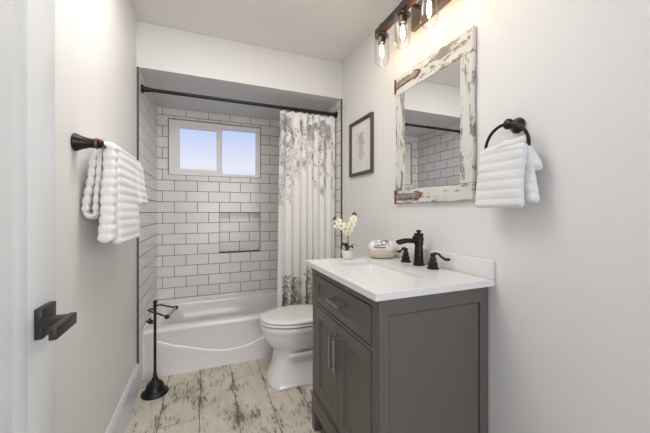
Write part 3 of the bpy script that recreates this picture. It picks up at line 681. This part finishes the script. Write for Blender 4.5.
b.build('pencil_drawing', M['pencil'], sh)

# ------------------------------------------------------------------ vanity light bar with four jars
lb = thing('vanity_light', 'wood and dark metal light bar with clear glass jar shades above mirror', 'wall light', (XW, 1.168, 2.23))
LX, LZ = 0.945, 2.232; M['plate'] = plain('grey_brown_plate', (116, 104, 95), 0.45, 0.2)
b = MB(); b.box(XW-0.024, XW, 1.01, 1.325, 2.175, 2.30, 0.002); b.build('wall_plate', M['plate'], lb)
for y in (1.11, 1.23): MB().cyl((XW-0.02, y, 2.245), (LX+0.008, y, LZ+0.008), 0.010).build('bracket_arm', M['socket'], lb)
MB().box(LX-0.014, LX+0.020, 0.830, 1.505, LZ-0.010, LZ+0.024, 0.002).build('wooden_bar', M['barwood'], lb, smooth=False)
MB().box(LX-0.018, LX-0.0142, 0.828, 1.507, LZ-0.012, LZ+0.026, 0.0005).build('edge_strip', M['socket'], lb, smooth=False)
def jar(y, parent):
    z0 = LZ-0.010
    s_ = MB().lathe([(0.012, 0.020), (0.020, 0.016), (0.020, 0.004), (0.012, 0.0), (0.012, -0.014), (0.040, -0.018), (0.041, -0.022), (0.024, -0.026), (0.0235, -0.060), (0.020, -0.064), (0.001, -0.064)], (LX, y, z0)).build('socket', M['socket'], parent)
    MB().cyl((LX, y, z0+0.036), (LX, y, z0+0.052), 0.010).lathe([(0.018, 0.0345), (0.018, 0.040), (0.006, 0.044)], (LX, y, z0)).build('top_knob', M['socket'], s_)
    b = MB(); b.lathe([(0.040, -0.022), (0.041, -0.04), (0.041, -0.150), (0.038, -0.170), (0.034, -0.178), (0.034, -0.180), (0.0385, -0.172), (0.0425, -0.150), (0.0425, -0.022)], (LX, y, z0), n=32)
    b.build('glass_jar', M['glass'], parent, ang=70)
    bl = MB().lathe([(0.009, -0.064), (0.012, -0.074), (0.019, -0.10), (0.0215, -0.122), (0.019, -0.142), (0.010, -0.154), (0.001, -0.157)], (LX, y, z0)).build('bulb', M['glass'], parent, ang=80)
    MB().lathe([(0.002, -0.070), (0.007, -0.080), (0.0095, -0.10), (0.0095, -0.128), (0.006, -0.142), (0.001, -0.146)], (LX, y, z0)).build('filament', M['filament'], bl, ang=80)
for y in (1.460, 1.265, 1.070, 0.875): jar(y, lb)

# ------------------------------------------------------------------ towels
def hang(mb, z0, z1, fn, rib=0.0045, per=0.034, n=70, m=36, ph=0.0, wob=0.0015):
    """pillowy ribbed hanging fold: fn(t) -> (cx, cy, half x, half y); t=0 bottom, 1 top"""
    rings = []
    for i in range(n+1):
        t = i/n; z = z0+(z1-z0)*t; cx, cy, hx, hy = fn(t)
        rb = abs(math.sin(PI*(z-z0)/per+ph))**0.6*rib
        e = min(1.0, (min(t, 1-t)*(z1-z0)/0.012+0.08))**0.5
        R_ = []
        for j in range(m):
            q = 2*PI*j/m; c, s_ = math.cos(q), math.sin(q)
            x = math.copysign(abs(c)**0.55, c)*(hx*e+rb-rib*0.5) + wob*math.sin(3*q+z*40); y = math.copysign(abs(s_)**0.45, s_)*(hy*(0.9+0.1*e)+rb*0.6)
            R_.append((cx+x, cy+y, z))
        rings.append(R_)
    mb.loft(rings)
def lerp(a, c, t): return a+(c-a)*t
# left towel bar
BX, BZ = -0.352, 1.425
br = thing('towel_bar', 'dark bronze towel bar with flared end posts on the left wall', 'towel bar', (XL, 1.58, BZ))
for y in (1.262, 1.900):
    p_ = MB().lathe([(0.001, 0), (0.028, 0.0), (0.031, 0.004), (0.029, 0.010), (0.023, 0.022), (0.0175, 0.040), (0.0155, 0.056), (0.018, 0.060), (0.018, 0.066)], (XL+0.0005, y, BZ), (1, 0, 0)).build('end_post', M['bronze'], br)
    MB().lathe([(0.0185, 0.062), (0.0195, 0.065), (0.0185, 0.068)], (XL+0.0005, y, BZ), (1, 0, 0)).build('copper_ring', M['copper'], p_, label='copper coloured ring')
    MB().lathe([(0.016, 0.067), (0.017, 0.075), (0.012, 0.083), (0.001, 0.085)], (XL+0.0005, y, BZ), (1, 0, 0)).build('end_cap', M['bronze'], p_)
MB().cyl((BX+0.004, 1.262, BZ), (BX+0.004, 1.900, BZ), 0.008).build('bar', M['bronze'], br)
b = MB()
hang(b, 1.072, 1.440, lambda t: (lerp(-0.340, -0.332, t), lerp(1.316, 1.338, t), lerp(0.022, 0.018, t), lerp(0.028, 0.022, t)), rib=0.005)
hang(b, 1.055, 1.445, lambda t: (lerp(-0.322, -0.328, t), lerp(1.545, 1.548, t), lerp(0.021, 0.018, t), lerp(0.178, 0.186, t)), ph=0.4, rib=0.005)
hang(b, 1.185, 1.425, lambda t: (lerp(-0.404, -0.378, t), lerp(1.335, 1.350, t), lerp(0.010, 0.009, t), lerp(0.034, 0.034, t)), ph=0.9)
hang(b, 1.185, 1.425, lambda t: (lerp(-0.376, -0.362, t), lerp(1.345, 1.355, t), lerp(0.008, 0.008, t), lerp(0.034, 0.034, t)), ph=0.3)
rings = []
for i in range(17):                                       # rolled bottom joining the two back layers
    q = PI+PI*i/16; c = Vector((-0.389+0.016*math.cos(q), 1.338, 1.188+0.020*math.sin(q))); d = Vector((math.cos(q), 0, math.sin(q)))
    rings.append([tuple(c+d*0.011*math.cos(a)+Vector((0, 1, 0))*0.036*math.sin(a)) for a in (2*PI*j/20 for j in range(20))])
b.loft(rings)
hang(b, 1.180, 1.430, lambda t: (lerp(-0.385, -0.371, t), 1.56, lerp(0.014, 0.010, t), 0.16), ph=0.2)
hang(b, 1.222, 1.430, lambda t: (lerp(-0.302, -0.324, t), lerp(1.765, 1.725, t), lerp(0.016, 0.014, t), lerp(0.085, 0.095, t)), ph=0.6)
# saddle over the bar
rings = []
for i in range(29):
    t = i/28; y = lerp(1.320, 1.825, t); R_ = []; rb = 0.0015*math.sin(t*40); e = min(1, 0.35+min(t, 1-t)*12)
    for j in range(20):
        q = 2*PI*j/20; R_.append((-0.348+(0.036*e+rb)*math.cos(q), y, BZ+0.002+(0.026*e+rb)*math.sin(q)))
    rings.append(R_)
b.loft(rings)
lt = b.build('hand_towel', M['towel'], ang=80)
tag(lt, 'white ribbed towel folded over the bar on the left wall', 'towel')
# towel ring on the right wall
rg = thing('towel_ring', 'dark bronze round towel ring holder on the right wall', 'towel ring', (XR, 0.742, 1.505))
ry, rz = 0.742, 1.503
p_ = MB().lathe([(0.001, 0), (0.026, 0.0), (0.029, 0.004), (0.027, 0.009), (0.020, 0.020), (0.015, 0.036), (0.0155, 0.044), (0.019, 0.048), (0.019, 0.056), (0.011, 0.063), (0.001, 0.065)], (XR-0.0005, ry, rz), (-1, 0, 0)).build('wall_post', M['bronze'], rg)
RC = (XR-0.055, ry+0.008, rz-0.082)
MB().tube([(RC[0]-0.004*math.sin(q), RC[1]+0.083*math.cos(q), RC[2]+0.083*math.sin(q)) for q in (2*PI*j/48 for j in range(48))], 0.0058, 10, closed=True).build('ring', M['bronze'], rg)
b = MB()
hang(b, 1.200, 1.420, lambda t: (lerp(0.992, 0.998, t), lerp(0.764, 0.757, t)+0.003*math.sin(5*t), lerp(0.012, 0.014, t), lerp(0.093, 0.086, t**0.8)), rib=0.0032, per=0.0335, ph=0.2)
hang(b, 1.214, 1.425, lambda t: (lerp(1.022, 1.016, t), lerp(0.735, 0.742, t), lerp(0.011, 0.012, t), lerp(0.096, 0.076, t)), rib=0.0032, per=0.0335)
# bulging fold behind the ring, drooping to the right
rings = []
for i in range(25):
    t = i/24; e = max(math.sin(PI*(0.04+0.90*t)), 0.15)**0.6
    c = Vector((lerp(1.018, 1.032, t), lerp(0.735, 0.640, t), lerp(1.405, 1.345, t**1.3)))
    R_ = []
    for j in range(24):
        q = 2*PI*j/24; rr_ = 1+0.10*math.sin(4*q+7*t)
        R_.append((c.x+0.024*e*math.cos(q)*rr_, c.y+0.012*math.sin(q)*0.3, c.z+(0.020+0.030*math.sin(PI*t*0.8))*e*math.sin(q)*rr_))
    rings.append(R_)
b.loft(rings)
# saddle across the ring bottom
rings = []
for i in range(21):
    t = i/20; y = lerp(0.672, 0.845, t); e = 0.45+0.55*max(math.sin(PI*t), 0)**0.5; zc_ = 1.414-0.006*abs(math.sin(2.5*t*PI))+0.022*(1-t)**1.5
    rings.append([(1.006+0.024*e*math.cos(q), y, zc_+0.020*e*math.sin(q)) for q in (2*PI*j/18 for j in range(18))])
b.loft(rings)
rt = b.build('hand_towel', M['towel'], ang=80)
tag(rt, 'white ribbed hand towel hanging in the ring right of the mirror', 'towel')

# ------------------------------------------------------------------ free-standing paper holder
tx, ty = -0.308, 2.205
tp = thing('toilet_paper_stand', 'slim black freestanding toilet paper holder with bell base by tub', 'paper holder', (tx, ty, 0))
MB().lathe([(0.078, 0.0), (0.081, 0.004), (0.079, 0.010), (0.071, 0.016), (0.062, 0.022), (0.057, 0.034), (0.052, 0.052), (0.043, 0.068), (0.028, 0.080), (0.019, 0.088), (0.017, 0.100), (0.012, 0.106), (0.012, 0.125), (0.0085, 0.130)], (tx, ty, 0.0005), n=40).build('bell_base', M['black'], tp)
MB().cyl((tx, ty, 0.125), (tx, ty, 0.575), 0.0085).build('pole', M['black'], tp)
MB().lathe([(0.009, 0.565), (0.013, 0.570), (0.013, 0.575), (0.007, 0.580), (0.012, 0.588), (0.013, 0.596), (0.009, 0.604), (0.001, 0.607)], (tx, ty, 0)).build('finial', M['black'], tp)
A = Vector((-0.178, 2.125, 0.566)); B_ = Vector((-0.215, 1.985, 0.558))
pA = [(tx, ty-0.002, 0.545), (tx+0.006, ty-0.008, 0.570), (tx+0.03, ty-0.02, 0.580), (tx+0.08, ty-0.05, 0.572), tuple(A)]
pB = [(tx, ty-0.002, 0.545), (tx-0.028, ty-0.020, 0.560), (tx-0.030, ty-0.055, 0.562), (tx-0.012, ty-0.085, 0.560), (tx+0.03, ty-0.13, 0.558), tuple(B_)]
MB().tube(pA, 0.005, 8).tube(pB, 0.005, 8).build('arm', M['black'], tp)
MB().tube([A, B_], 0.0085, 12).build('roller', M['roller'], tp, label='nickel spring roller')
for q_ in (A, B_): MB().blob(q_, 0.0135, 0.0135, 0.0135).build('roller_cap', M['black'], tp)
ow = Vector((tx-0.030, ty+0.01, 0.468))
MB().tube([(tx, ty, 0.462), (tx-0.016, ty+0.006, 0.456), tuple(ow)], 0.005, 8).blob(ow+Vector((0, 0, 0.014)), 0.008, 0.007, 0.011).blob(ow+Vector((-0.012, 0, 0.002)), 0.010, 0.006, 0.008).blob(ow+Vector((0.011, 0, 0.002)), 0.009, 0.006, 0.008).blob(ow-Vector((0, 0, 0.009)), 0.010, 0.007, 0.009).build('scroll_ornament', M['black'], tp)
